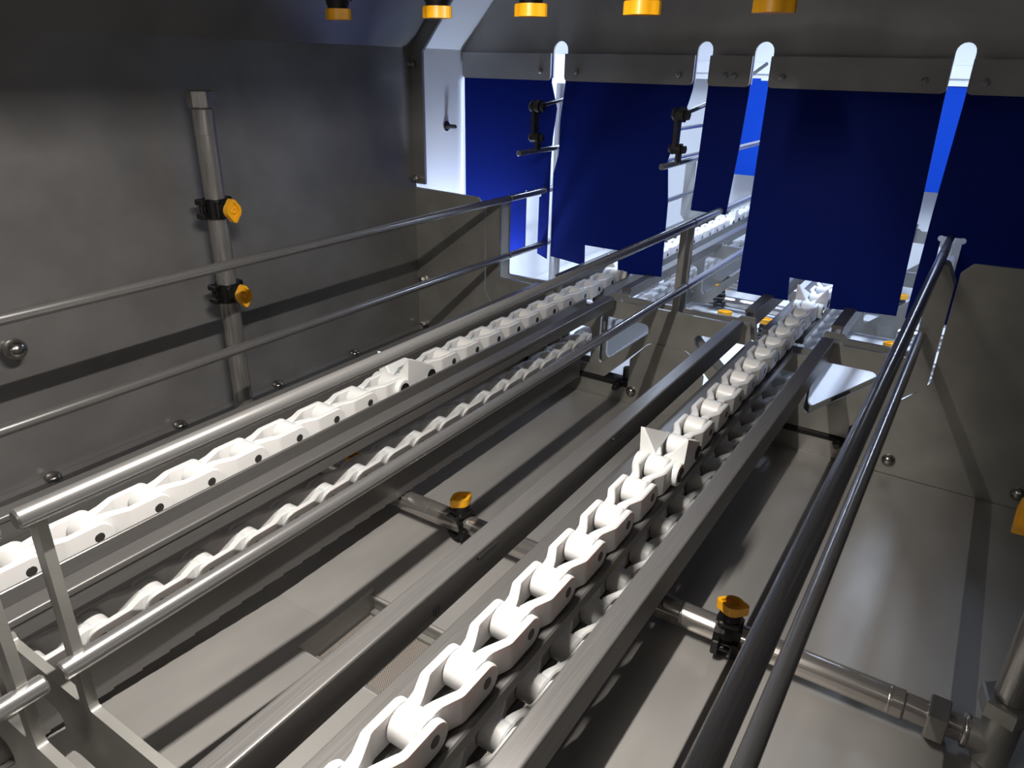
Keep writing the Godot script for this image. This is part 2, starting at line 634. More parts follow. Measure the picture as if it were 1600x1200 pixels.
func end_frames():
	frame_plate(-0.3705, "near carrying plate with two rail posts at the lower left picture edge")
	frame_plate(-0.2855, "nearest carrying plate, just in front of its twin at the lower left corner")
	frame_plate(ZB + 0.0, "far carrying plate with slots below the blue curtains, first of the pair")
	frame_plate(ZB - 0.085, "carrying plate close behind the first one at the section joint")
	# tank end wall in which the carrying plate sits
	var ze := ZB + 0.001
	org = Vector3(-2.3, -1.5, ze)
	var st := mb()
	plate(st, fillet(pts([-2.555, -0.60, -2.15, -0.61, -2.107, -0.66, -2.107, -1.09, -2.05, -1.157, -1.89, -1.335, -1.89, -1.5, -2.555, -1.5]), [0, 0.02, 0.02, 0.03, 0.04, 0.01, 0, 0]), [], ze, ze - 0.014)
	var pl := struct("wall_back", st, M.plate, "grey tank end sheet in the left corner below the bright wall")
	st = mb()
	dome_bolt(st, Vector3(-2.0, -1.436, ze), Vector3(0, 0, 1), 0.026, 0.02)
	obj("bolt", st, M.bolt, pl)
	org = Vector3(0.2, -1.5, ze)
	st = mb()
	plate(st, fillet(pts([0.445, -0.60, 0.0, -0.612, -0.033, -0.65, -0.033, -1.085, -0.105, -1.168, -0.25, -1.30, -0.25, -1.5, 0.445, -1.5]), [0, 0.02, 0.02, 0.03, 0.04, 0.02, 0, 0]), [], ze, ze - 0.014)
	var pr := struct("wall_back", st, M.plate, "dark grey tank end sheet on the right with two dome bolts")
	for x in [-0.105, 0.34]:
		st = mb()
		dome_bolt(st, Vector3(x, -1.436, ze), Vector3(0, 0, 1), 0.026, 0.024)
		obj("bolt", st, M.bolt, pr)
	org = Vector3(-1.08, -1.5, ze)
	st = mb()
	var c := -1.08
	plate(st, fillet(pts([c - 0.18, -1.5, c - 0.18, -1.268, c - 0.09, -1.166, c + 0.09, -1.166, c + 0.18, -1.268, c + 0.18, -1.5]), [0, 0.01, 0.07, 0.07, 0.01, 0], 7), [], ze + 0.006, ze - 0.0005)
	var pm := struct("wall_back", st, M.plate, "arched steel support panel between the two conveyors")
	for x in [c - 0.17, c + 0.17]:
		st = mb()
		dome_bolt(st, Vector3(x + (0.012 if x < c else -0.012), -1.428, ze + 0.006), Vector3(0, 0, 1), 0.025, 0.024)
		obj("bolt", st, M.bolt, pm)
	# low sill with a rubber seal and clamps below each lane
	for lane in 2:
		var x0: float = [-1.89, c + 0.18][lane]
		var x1: float = [c - 0.18, -0.25][lane]
		org = Vector3((x0 + x1) / 2, -1.5, ze)
		st = mb()
		box(st, Vector3(x0, -1.5, ze - 0.014), Vector3(x1, -1.415, ze), 0.002)
		box(st, Vector3(x0, -1.502, ze), Vector3(x1, -1.494, ze + 0.012), 0.002)
		var s := struct("trim_%d" % (2 + lane), st, M.plate, ["sill under the left conveyor at the section joint", "sill under the right conveyor at the section joint"][lane])
		st = mb()
		box(st, Vector3(x0, -1.415, ze - 0.075), Vector3(x1, -1.392, ze + 0.012), 0.004)
		obj("rubber_seal", st, M.seal, s)
		for x in [x1 - 0.05, x0 + 0.05]:
			st = mb()
			hexa(st, Vector3(x, -1.415, ze + 0.002), Vector3(0, 0, 1), 0.02, 0.03)
			lathe(st, Vector3(x, -1.415, ze + 0.032), Vector3(0, 0, 1), [[0.012, 0], [0.012, 0.02], [0, 0.02]], 12)
			obj("clamp_bolt", st, M.dark_steel, s)
			st = mb()
			rod(st, Vector3(x + 0.02, -1.39, ze - 0.05), Vector3(x + 0.02, -1.335, ze - 0.05), 0.022, 14)
			obj("clamp_stud", st, M.dark_steel, s)
	# flange that runs up the wall and along the slanting roof edge
	for side in 2:
		org = Vector3([-2.52, 0.41][side], -1.36, ze)
		st = mb()
		var o := pts([-2.555, -0.58, -2.555, 0.065, -2.10, 0.60, -2.02, 0.60, -2.485, 0.045, -2.485, -0.58])
		if side == 1:
			for k in o.size():
				o[k] = Vector2(-2.11 - o[k].x, o[k].y)
		plate(st, o, [], ze + 0.004, ze - 0.012)
		var fl := struct("trim_%d" % (4 + side), st, M.sheet, ["upright joint flange on the left wall with small bolts", "upright joint flange on the right wall"][side])
		if side == 0:
			for y in [-0.008, -0.553]:
				st = mb()
				hexa(st, Vector3(-2.535, y, ze + 0.004), Vector3(0, 0, 1), 0.018, 0.022)
				lathe(st, Vector3(-2.535, y, ze + 0.026), Vector3(0, 0, 1), [[0.01, 0], [0.01, 0.02], [0, 0.02]], 10)
				obj("bolt", st, M.bolt, fl)
			for y in [-1.092, -1.35]:
				st = mb()
				hexa(st, Vector3(-2.52, y, ze + 0.002), Vector3(0, 0, 1), 0.018, 0.022)
				obj("bolt", st, M.bolt, fl)
	org = Vector3(-2.555, -0.311, -3.274)
	st = mb()
	var t := thing("wall_stud", "short threaded stud with washer on the bright wall strip left of the curtains", "bolt", org)
	lathe(st, org, Vector3(1, 0, 0), [[0.026, 0], [0.026, 0.006], [0, 0.006]], 16)
	obj("washer", st, M.bolt, t)
	st = mb()
	hexa(st, org + Vector3(0.006, 0, 0), Vector3(1, 0, 0), 0.018, 0.016)
	lathe(st, org + Vector3(0.022, 0, 0), Vector3(1, 0, 0), [[0.011, 0], [0.011, 0.04], [0.008, 0.045], [0, 0.045]], 12)
	obj("threaded_stud", st, M.dark_steel, t)


# ---------------------------------------------------------------- partition with curtains
const SLOTS := [[-1.992, -1.912], [-1.252, -1.183], [-0.997, -0.918], [-0.246, -0.178]]


func partition():
	var zh := ZC - 0.012
	org = Vector3(-1.05, 0.6, zh)
	var st := mb()
	var o := [Vector2(-2.555, 0.075), Vector2(-2.555, -0.06)]
	for s in SLOTS:
		var r: float = (s[1] - s[0]) / 2
		o.append(Vector2(s[0], -0.06))
		for k in 9:
			var a := PI - PI * k / 8
			o.append(Vector2((s[0] + s[1]) / 2 + cos(a) * r, 0.11 - r + sin(a) * r))
		o.append(Vector2(s[1], -0.06))
	o += [Vector2(0.445, -0.06), Vector2(0.445, 0.075), Vector2(0.0, 0.60), Vector2(-2.10, 0.60)]
	plate(st, o, [], zh, zh - 0.012)
	var hd := struct("wall_partition", st, M.header, "dark steel partition header with four round topped slots above the curtains")
	hd.set_meta("category", "wall")
	# clamp plates that hold the curtains, one for each strip
	var xs := [-2.535, SLOTS[0][0], SLOTS[0][1], SLOTS[1][0], SLOTS[1][1], SLOTS[2][0], SLOTS[2][1], SLOTS[3][0], SLOTS[3][1], 0.44]
	var screws := [[-2.05], [-1.845, -1.317], [-1.107, -1.065], [-0.86, -0.325], [-0.121, 0.3]]
	for k in 5:
		st = mb()
		plate(st, fillet(rect(xs[2 * k], -0.07, xs[2 * k + 1], 0.053), [0.022, 0.022, 0, 0]), [], ZC + 0.016, ZC + 0.004)
		obj("clamp_plate", st, M.header, hd)
		for x in screws[k]:
			st = mb()
			dome_bolt(st, Vector3(x, -0.027, ZC + 0.016), Vector3(0, 0, 1), 0.014, 0.012)
			obj("screw", st, M.sheet, hd)
	# curtains
	var notch := func(x0: float, x1: float, y: float, yb: float) -> Array:
		# slot with relief holes in its upper corners, from left bottom round to right bottom
		var n := [Vector2(x0, yb), Vector2(x0, y - 0.016)]
		for k in 7:
			var a := -PI * 0.5 - PI * 1.25 * k / 6 + 0.1
			n.append(Vector2(x0, y) + Vector2(cos(a), sin(a)) * 0.013)
		for k in 7:
			var a := PI * 0.75 - PI * 1.25 * k / 6 - 0.1
			n.append(Vector2(x1, y) + Vector2(cos(a), sin(a)) * 0.013)
		n.append(Vector2(x1, y - 0.016))
		n.append(Vector2(x1, yb))
		return n
	var shapes := [
		pts([-2.535, 0.04, -2.53, -0.5, -2.525, -0.955]) + pts([-2.24, -0.965, -2.21, -0.975]) + notch.call(-2.118, -2.036, -0.635, -0.952) + pts([-1.975, -0.975, -1.977, -0.45, -1.972, -0.34, -1.955, -0.2, SLOTS[0][0], -0.08, SLOTS[0][0], 0.04]),
		pts([SLOTS[0][1], 0.04, SLOTS[0][1], -0.08, -1.932, -0.25, -1.934, -0.42, -1.962, -0.52, -1.964, -0.962, -1.747, -0.978, -1.751, -0.868, -1.556, -0.868, -1.548, -0.985, -1.306, -0.965, -1.312, -0.60, -1.335, -0.40, -1.262, -0.13, SLOTS[1][0], -0.08, SLOTS[1][0], 0.04]),
		pts([SLOTS[1][1], 0.04, SLOTS[1][1], -0.1, -1.19, -0.4, -1.198, -0.622, -1.026, -0.624, -1.005, -0.3, SLOTS[2][0], -0.1, SLOTS[2][0], 0.04]),
		pts([SLOTS[2][1], 0.04, -0.92, -0.5, -0.921, -0.974, -0.682, -0.971, -0.691, -0.863, -0.504, -0.866, -0.50, -0.976, -0.23, -0.962, -0.236, -0.5, SLOTS[3][0], -0.1, SLOTS[3][0], 0.04]),
		pts([SLOTS[3][1], 0.04, SLOTS[3][1], -0.1, -0.19, -0.5, -0.195, -0.963, -0.14, -0.962]) + notch.call(-0.137, -0.06, -0.612, -0.962) + pts([0.44, -0.96, 0.44, 0.04]),
	]
	var looks := ["blue plastic curtain strip beside the left wall with a guide rail slot", "wide blue curtain strip over the left conveyor with a notched lower edge", "narrow short blue curtain strip between the two conveyors", "widest dark blue curtain strip over the right conveyor with a square notch", "dark blue curtain strip at the right picture edge"]
	for k in 5:
		var sh: Array = shapes[k]
		org = Vector3(sh[0].x, -0.5, ZC)
		st = mb()
		var ph: float = k * 1.7
		var bend := func(p: Vector2, side: float) -> Vector3:
			var d: float = clamp(-0.08 - p.y, 0.0, 1.0)
			return Vector3(p.x, p.y, ZC - 0.006 * side + d * (0.010 * sin(p.x * 5.0 + ph) + 0.006 * sin(p.x * 11.0 + ph * 2.0 + p.y * 2.0)))
		sheet(st, sh, 0.07, bend)
		var cu := obj("strip_curtain", st, M.curtain)
		tag(cu, looks[k], "curtain", "blue curtain strips of the partition")


# ---------------------------------------------------------------- conveyors
func link_body(wide_end: bool, pusher: bool) -> SurfaceTool:
	# barrel at the origin, fork reaching to the next pin at -z
	var st := mb()
	var bl := 0.029
	lathe(st, Vector3(-bl, 0, 0), Vector3(1, 0, 0), [[0, 0], [0.031, 0], [0.0355, 0.004, 1], [0.0355, 2 * bl - 0.004], [0.031, 2 * bl, 1], [0, 2 * bl]], 28)
	for s: float in [1.0, -1.0]:
		# stations: z, inner x, outer x, half height
		var sta := [[-0.004, 0.004, 0.0285, 0.029], [-0.026, 0.004, 0.0287, 0.033], [-0.040, 0.009, 0.031, 0.0335], [-0.074, 0.0255, 0.0455, 0.0335], [-0.081, 0.0295, 0.0468, 0.0335], [-0.088, 0.0308, 0.0468, 0.0335], [-0.132, 0.0308, 0.0468, 0.0335]]
		var rr := 0.0345
		for k in 8:
			var a := 0.25 + (PI / 2 - 0.25) * k / 7
			sta.append([-PITCH - rr * sin(a) + 0.0, 0.0308, 0.0468, max(rr * cos(a), 0.004)])
		var rings := []
		for q in sta:
			var b: float = min(0.0035, q[3] * 0.4)
			var h: float = q[3]
			var i: float = q[1]
			var o: float = q[2]
			var ring := []
			for v in [[o - b, h], [i + b, h], [i, h - b], [i, -h + b], [i + b, -h], [o - b, -h], [o, -h + b], [o, h - b]]:
				ring.append(Vector3(v[0] * s, v[1], q[0]))
			rings.append(ring)
		for i in rings.size() - 1:
			for k in 8:
				var k1 := (k + 1) % 8
				st.set_smooth_group(10 + k + (20 if s < 0 else 0) if i > 5 else -1)
				if s > 0:
					quad(st, rings[i][k], rings[i + 1][k], rings[i + 1][k1], rings[i][k1])
				else:
					quad(st, rings[i][k1], rings[i + 1][k1], rings[i + 1][k], rings[i][k])
		st.set_smooth_group(-1)
		var e: Array = rings[-1]
		for k in range(1, 7):
			tri(st, e[0], e[k], e[k + 1])
		if wide_end:
			# boss that carries the longer pin next to the pusher
			lathe(st, Vector3(s * 0.046, 0, -PITCH), Vector3(s, 0, 0), [[0.0335, -0.004], [0.0335, 0.014], [0.030, 0.018], [0, 0.018]], 22)
		if pusher:
			# plough shaped cam on each side bar: steep at the near end, falling away behind
			var zi := -0.018
			var ze := -PITCH - 0.012
			var top := 0.100
			var A := Vector3(s * 0.004, 0.010, zi)
			var Bo := Vector3(s * 0.062, -0.024, zi)
			var Ap := Vector3(s * 0.068, top, zi)
			var Ap2 := Vector3(s * 0.060, top - 0.002, zi - 0.006)
			var Eo := Vector3(s * 0.058, 0.030, ze)
			var Ei := Vector3(s * 0.032, 0.031, ze)
			var Eb := Vector3(s * 0.058, -0.024, ze)
			var In := Vector3(s * 0.022, 0.033, zi - 0.045)
			var faces := [[A, Bo, Ap], [A, Ap, Ap2], [A, Ap2, In], [In, Ap2, Ei], [Ap2, Eo, Ei], [Ap, Eo, Ap2], [Bo, Eb, Eo], [Bo, Eo, Ap], [Eb, Ei, Eo], [A, In, Bo], [In, Ei, Eb], [In, Eb, Bo]]
			for fc in faces:
				if s > 0:
					tri(st, fc[0], fc[1], fc[2])
				else:
					tri(st, fc[2], fc[1], fc[0])
	return st


func make_link(wide_end: bool, pusher: bool) -> MeshInstance3D:
	org = Vector3.ZERO
	var st := link_body(wide_end, pusher)
	st.generate_normals()
	var o := MeshInstance3D.new()
	o.mesh = st.commit()
	o.material_override = M.white
	var half := 0.0475
	if wide_end:
		half = 0.065
	if pusher:
		half = 0.0605
	if wide_end or pusher:
		for sd: float in [-1.0, 1.0]:
			st = mb()
			lathe(st, Vector3(sd * half, 0, -PITCH), Vector3(sd, 0, 0), [[0.021, -0.008], [0.021, 0.0012], [0, 0.0012]], 16)
			obj("bolt_recess", st, M.seal, o)
			st = mb()
			hexa(st, Vector3(sd * (half + 0.0012), 0, -PITCH), Vector3(sd, 0, 0), 0.010, 0.004, 0.2, 0.002)
			obj("bolt_head", st, M.bolt, o)
	else:
		st = mb()
		rod(st, Vector3(-half, 0, -PITCH), Vector3(half, 0, -PITCH), 0.0118, 14, 0.0008)
		obj("pin", st, M.pin, o)
	return o


func conveyors():
	var plain := make_link(false, false)
	var boss := make_link(true, false)
	var push := make_link(false, true)
	var lane_name := ["left", "right"]
	for lane in 2:
		var xc: float = LANE[lane]
		var at := Vector3(xc, -1.0, 0)
		var c := thing("conveyor_chain", ["white plastic carrying chain of the left conveyor, its dark pins facing the viewer", "white plastic carrying chain of the right conveyor, seen into its open links"][lane], "chain", at, "conveyor chains")
		for k in range(-2, 37):
			var z := -0.4985 - PITCH * k
			var kind := posmod(k, 12)
			var pr: Node3D = plain
			var nm := "link"
			if kind == 8:
				pr = push
				nm = "pusher_link"
			elif kind == 7:
				pr = boss
			put(pr, nm, c, Vector3(0, 0, z))
		at = Vector3(xc, -1.258, 0)
		c = thing("return_chain", ["white plastic return chain running below the left skid beam", "white plastic return chain low beside the right skid beam"][lane], "chain", at, "return chains")
		for k in range(-7, 31):
			var z := -1.3355 - PITCH * k
			put(plain, "link", c, Vector3(0, 0, z), Vector3(PI, 0, 0) if lane == 0 else Vector3.ZERO)
	# carrying strips on which the chains slide
	for sec in 2:
		var z0: float = [0.3, ZB - 0.12][sec]
		var z1: float = [ZB + 0.06, -5.8][sec]
		var far: String = ["", " in the far section"][sec]
		for lane in 2:
			var xc: float = LANE[lane]
			var g := thing("chain_guide", "flat steel strips carrying the upper %s chain" % lane_name[lane] + far, "guide", Vector3(xc, -1.05, z0))
			var st := mb()
			box(st, Vector3(xc - 0.1215, -1.071, z1), Vector3(xc - 0.02, -1.0365, z0), 0.003)
			obj("slide_strip", st, M.brush, g)
			st = mb()
			box(st, Vector3(xc + 0.016, -1.071, z1), Vector3(xc + (0.079 if lane == 0 else 0.0595), -1.0365, z0), 0.004)
			obj("slide_strip", st, M.brush, g)
			if lane == 0:
				st = mb()
				box(st, Vector3(xc + 0.0705, -1.0365, z1), Vector3(xc + 0.079, -0.993, z0), 0.002)
				obj("side_lip", st, M.brush, g)
			g = thing("return_guide", "deep steel side plates guiding the %s return chain" % lane_name[lane] + far, "guide", Vector3(xc, -1.39, z0))
			for s in [1.0, -1.0]:
				st = mb()
				# lower edge runs in small steps, two for each link
				var o := [Vector2(z0, -1.287), Vector2(z1, -1.287)]
				var n := int((z0 - z1) / (PITCH * 0.5))
				for k in n:
					var za := z1 + (z0 - z1) * k / n
					var zb := z1 + (z0 - z1) * (k + 1) / n
					o.append(Vector2(za, -1.396))
					o.append(Vector2(zb, -1.391))
				var xm: float = xc + s * 0.058
				plate(st, o, [], xm, xm + 0.008 * s, func(p: Vector2, t: float) -> Vector3: return Vector3(t, p.y, p.x))
				obj("side_plate", st, M.brush, g)
			st = mb()
			box(st, Vector3(xc - 0.056, -1.325, z1), Vector3(xc - 0.03, -1.293, z0), 0.003)
			box(st, Vector3(xc + 0.03, -1.325, z1), Vector3(xc + 0.056, -1.293, z0), 0.003)
			obj("return_strip", st, M.brush, g)
		# skid beams: folded channels on which the trays slide
		var beams := [[-1.7575, -1.7085, -0.963], [-1.3875, -1.3405, -0.965], [-0.7945, -0.7462, -0.96], [-0.436, -0.3866, -0.96]]
		var looks := ["beyond the left chain, under the upper guide tube", "between the left chain and its return chain", "left of the right chain", "right of the right chain"]
		for k in 4:
			var b: Array = beams[k]
			var t := thing("skid_beam", "folded steel skid beam %s" % looks[k] + far, "beam", Vector3((b[0] + b[1]) / 2, b[2] - 0.08, z0))
			var st := mb()
			var x0: float = b[0]
			var x1: float = b[1]
			var y: float = b[2]
			plate(st, fillet(pts([x0, y - 0.014, x0, y, x1, y, x1, y - 0.014]), [0, 0.006, 0.006, 0]), [], z0, z1)
			obj("top_flange", st, M.brush, t)
			for xx in [[x0 + 0.003, x0 + 0.010], [x1 - 0.010, x1 - 0.003]]:
				st = mb()
				box(st, Vector3(xx[0], y - (0.052 if k == 1 else 0.083), z1), Vector3(xx[1], y - 0.014, z0), 0.001)
				obj("web", st, M.brush, t)
			if sec == 0 and k == 2:
				for q in [[-0.895, -1.02, 0.02], [-0.903, -1.022, 0.026], [-0.911, -1.02, 0.022]]:
					st = mb()
					box(st, Vector3(x1 - 0.0032, q[1] - q[2] / 2, q[0] - 0.0012), Vector3(x1 - 0.0024, q[1] + q[2] / 2, q[0] + 0.0012), 0.0002)
					obj("pen_stroke", st, M.seal, t)
				for z in [-1.08, -1.74]:
					st = mb()
					box(st, Vector3(x1 - 0.006, y - 0.024, z - 0.035), Vector3(x1 + 0.004, y - 0.012, z + 0.035), 0.003)
					obj("weld_bead", st, M.dark_steel, t)
	plain.free()
	boss.free()
	push.free()


# ---------------------------------------------------------------- guide rails
func rails():
	var where := ["beside the left wall", "between the two conveyors", "at the right nearest the viewer"]
	for k in 3:
		var x: float = RX[k]
		var t := thing("guide_rail", "pair of round steel guide tubes one above the other %s" % where[k], "rail", Vector3(x, -0.893, -0.345), "round guide rails")
		var zn := -0.345 if k < 2 else 0.2
		var st := mb()
		rod(st, Vector3(x, -0.6075, zn), Vector3(x, -0.6075, -3.055), 0.0165, 28, 0.003)
		obj("upper_tube", st, M.rod, t)
		st = mb()
		rod(st, Vector3(x, -0.893, zn), Vector3(x, -0.893, -3.055 if k < 2 else -2.975), 0.0165, 28, 0.003)
		obj("lower_tube", st, M.rod, t)
		var u := thing("guide_rail", "round steel guide tubes %s continuing past the curtains" % where[k], "rail", Vector3(x, -0.893, -3.064), "round guide rails")
		st = mb()
		rod(st, Vector3(x, -0.6075, -3.064), Vector3(x, -0.6075, -5.8), 0.0165, 20, 0.003)
		obj("upper_tube", st, M.rod, u)
		st = mb()
		rod(st, Vector3(x, -0.893, -3.064), Vector3(x, -0.893, -5.8), 0.0165, 20, 0.003)
		obj("lower_tube", st, M.rod, u)
	# ends of the previous section's middle rail
	var x := -1.054
	var p := thing("guide_rail", "cut off ends of two guide tubes at the lower left picture corner", "rail", Vector3(x, -0.893, -0.3), "round guide rails")
	for y in [-0.6075, -0.893]:
		var st := mb()
		rod(st, Vector3(x, y, -0.322), Vector3(x, y, 0.3), 0.0165, 28, 0.003)
		obj("tube", st, M.rod, p)


# ---------------------------------------------------------------- spray pipes and nozzles
func make_nozzle() -> Node3D:
	# clamp on a pipe along x at the origin, jet towards +y
	org = Vector3.ZERO
	var n := Node3D.new()
	var st := mb()
	# clamp: half shell round the pipe, with a hinge ear and a latch ear
	var o := []
	for k in 19:
		var a := PI * 1.5 + TAU * k / 18
		o.append(Vector2(cos(a), sin(a)) * (0.046 if k % 18 != 0 else 0.046))
	o.pop_back()
	var hole := []
	for k in 18:
		hole.append(Vector2(cos(TAU * k / 18 + 0.1), sin(TAU * k / 18 + 0.1)) * 0.0368)
	var xm := func(p: Vector2, t: float) -> Vector3: return Vector3(t, p.y, -p.x)
	plate(st, o, [hole], 0.036, 0.018, xm)
	plate(st, o, [hole], -0.018, -0.036, xm)
	var o2 := []
	for v in o:
		o2.append(v * 0.93)
	plate(st, o2, [hole], 0.018, -0.018, xm)
	for s in [-1.0, 1.0]:
		box(st, Vector3(-0.036, -0.034, s * 0.052 - 0.014), Vector3(-0.014, 0.014, s * 0.052 + 0.014), 0.004)
		box(st, Vector3(0.014, -0.034, s * 0.052 - 0.014), Vector3(0.036, 0.014, s * 0.052 + 0.014), 0.004)
		rod(st, Vector3(-0.034, -0.012, s * 0.054), Vector3(0.034, -0.012, s * 0.054), 0.008, 10)
	box(st, Vector3(-0.030, 0.0375, -0.036), Vector3(0.030, 0.058, 0.036), 0.008)
	st.generate_normals()
	for part in [["clamp", st, M.black]]:
		var mi := MeshInstance3D.new()
		mi.name = part[0]
		mi.mesh = st.commit()
		mi.material_override = part[2]
		n.add_child(mi)
	st = mb()
	lathe(st, Vector3(0, 0.045, 0), Vector3.UP, [[0.032, 0], [0.032, 0.022], [0.029, 0.026], [0.027, 0.040], [0, 0.040]], 20)
	st.generate_normals()
	var stem := MeshInstance3D.new()
	stem.name = "stem"
	stem.mesh = st.commit()
	stem.material_override = M.black
	n.add_child(stem)
	# yellow cap: lens shaped collar with two finger wings and a hollow face
	st = mb()
	var co := []
	for k in 40:
		var a := TAU * k / 40
		var r := 0.030 + 0.013 * pow(abs(cos(a)), 14.0)
		co.append(Vector2(cos(a), sin(a)) * r)
	var eye := []
	for k in 24:
		var a := TAU * k / 24
		eye.append(Vector2(cos(a) * (0.020 + 0.012 * pow(abs(cos(a)), 10.0)), sin(a) * 0.0185))
	var ym := func(p: Vector2, t: float) -> Vector3: return Vector3(p.x, t, -p.y)
	plate(st, co, [eye], 0.106, 0.080, ym)
	var solid := []
	for v in co:
		solid.append(v * 0.96)
	plate(st, solid, [], 0.097, 0.078, ym)
	lathe(st, Vector3(0, 0.097, 0), Vector3.UP, [[0.012, 0], [0.011, 0.006], [0.006, 0.007], [0.005, 0.004], [0, 0.004]], 14)
	st.generate_normals()
	var cap := MeshInstance3D.new()
	cap.name = "cap"
	cap.mesh = st.commit()
	cap.material_override = M.yellow
	cap.set_meta("label", "yellow winged cap")
	n.add_child(cap)
	return n


func spray():
	var zp := -1.667
	# left riser, bend and floor pipe in one run
	var t := thing("spray_pipe", "upright steel spray pipe on the left wall that bends along the tank floor", "pipe", Vector3(-2.415, -1.44, zp))
	var st := mb()
	rod(st, Vector3(-2.415, -1.29, -1.70), Vector3(-2.415, -0.17, -1.70), 0.0365, 28)
	obj("riser_pipe", st, M.riser, t)
	st = mb()
	rod(st, Vector3(-2.415, -0.255, -1.70), Vector3(-2.415, -0.165, -1.70), 0.0375, 28)
	obj("threaded_end", st, M.riser, t)
	st = mb()
	hexa(st, Vector3(-2.415, -0.163, -1.70), Vector3.UP, 0.048, 0.058, 0.3)
	obj("hex_cap", st, M.riser, t)
	st = mb()
	var path := []
	for k in 13:
		var a := PI / 2 * k / 12
		path.append(Vector3(-2.415 + 0.15 * (1 - cos(a)), -1.29 - 0.15 * sin(a), -1.70 + 0.033 * k / 12))
	sweep_tube(st, path, 0.0365, 28)
	obj("bend", st, M.riser, t)
	st = mb()
	rod(st, Vector3(-2.265, -1.44, zp), Vector3(0.112, -1.44, zp), 0.0365, 32)
	obj("floor_pipe", st, M.pipe, t)
	for x in [-1.40, -0.47, 0.075]:
		st = mb()
		lathe(st, Vector3(x, -1.44, zp), Vector3(1, 0, 0), [[0.0366, 0], [0.0372, 0.002], [0.0372, 0.006], [0.0366, 0.008]], 28)
		obj("weld_ring", st, M.pipe, t)
	# right tee and riser
	t = thing("spray_pipe", "steel pipe tee with hexagon union nuts at the lower right picture edge", "pipe", Vector3(0.30, -1.44, zp))
	st = mb()
	rod(st, Vector3(0.112, -1.44, zp), Vector3(0.165, -1.44, zp), 0.033, 24)
	rod(st, Vector3(0.20, -1.44, zp), Vector3(0.25, -1.44, zp), 0.031, 24)
	lathe(st, Vector3(0.236, -1.44, zp), Vector3(1, 0, 0), [[0.031, 0], [0.041, 0.003], [0.041, 0.014], [0.034, 0.018]], 24)
	obj("sleeve", st, M.pipe, t)
	st = mb()
	hexa(st, Vector3(0.162, -1.44, zp), Vector3(1, 0, 0), 0.060, 0.044, 0.35)
	obj("union_nut", st, M.plate, t)
	st = mb()
	rod(st, Vector3(0.245, -1.44, zp), Vector3(0.31, -1.44, zp), 0.038, 24)
	rod(st, Vector3(0.305, -1.495, zp), Vector3(0.305, -1.33, zp), 0.040, 24)
	obj("tee_body", st, M.plate, t)
	st = mb()
	hexa(st, Vector3(0.305, -1.345, zp), Vector3.UP, 0.062, 0.046, 0.2)
	obj("union_nut", st, M.plate, t)
	st = mb()
	rod(st, Vector3(0.305, -1.30, zp), Vector3(0.305, -0.10, zp), 0.0365, 28)
	obj("riser_pipe", st, M.riser, t)
	# overhead pipe
	t = thing("spray_pipe", "overhead steel spray pipe across the tunnel just above the picture", "pipe", Vector3(-1.05, 0.212, zp))
	st = mb()
	rod(st, Vector3(-2.30, 0.212, zp), Vector3(0.18, 0.212, zp), 0.0365, 28)
	obj("overhead_pipe", st, M.pipe, t)
	# nozzles
	var proto := make_nozzle()
	var list := [
		[Vector3(-0.333, -1.44, zp), Vector3(0, 0.15, 0), "yellow capped black nozzle on the floor pipe right of the right conveyor"],
		[Vector3(-1.262, -1.44, zp), Vector3(0, 1.25, 0), "yellow capped black nozzle on the floor pipe between the conveyors"],
		[Vector3(-1.745, -1.44, zp), Vector3(0, 0.9, 0), "half hidden yellow nozzle under the left skid beam"],
		[Vector3(-2.415, -0.512, -1.70), Vector3(0, 0, -PI / 2), "upper yellow nozzle on the upright wall pipe"],
		[Vector3(-2.415, -0.835, -1.70), Vector3(0, 0, -PI / 2), "lower yellow nozzle on the upright wall pipe"],
		[Vector3(0.305, -0.845, zp), Vector3(0, 0, PI / 2), "yellow nozzle cap cut by the right picture edge"],
	]
	var xs := [-1.682, -1.325, -1.038, -0.7485, -0.46]
	var lk := ["leftmost of the five yellow nozzles hanging along the top picture edge", "second yellow nozzle from the left along the top picture edge, before the bright flange", "third yellow nozzle from the left along the top picture edge", "fourth yellow nozzle from the left along the top picture edge", "rightmost of the five yellow nozzles along the top picture edge"]
	for k in 5:
		list.append([Vector3(xs[k], 0.212, zp), Vector3(PI, 0.12, 0), lk[k]])
	for e in list:
		org = e[0]
		var n := put(proto, "spray_nozzle", self, e[0], e[1])
		tag(n, e[2], "nozzle", "yellow spray nozzles")
	# nozzles and pipes of the far section
	var zs := [-4.22, -4.77, -5.28]
	var fl := [[[-1.19, "far yellow nozzle below the middle guide rail, nearer one"], [-0.945, "far yellow nozzle left of the right chain at the section joint"], [-0.272, "far yellow nozzle beside the right guide rails, lower one"]], [[-1.395, "far yellow nozzle below the middle guide rail, farther one"]], [[-0.352, "far yellow nozzle in the slit right of the widest curtain"]]]
	for k in 3:
		t = thing("spray_pipe", ["first", "second", "third"][k] + " pale floor pipe across the far section behind the curtains", "pipe", Vector3(-1.05, -1.44, zs[k]))
		st = mb()
		rod(st, Vector3(-2.3, -1.44, zs[k]), Vector3(0.35, -1.44, zs[k]), 0.0365, 20)
		obj("floor_pipe", st, M.pipe, t)
		for e in fl[k]:
			org = Vector3(e[0], -1.44, zs[k])
			var n := put(proto, "spray_nozzle", self, org, Vector3(0, 0.3, 0))
			tag(n, e[1], "nozzle", "yellow spray nozzles")
	proto.free()


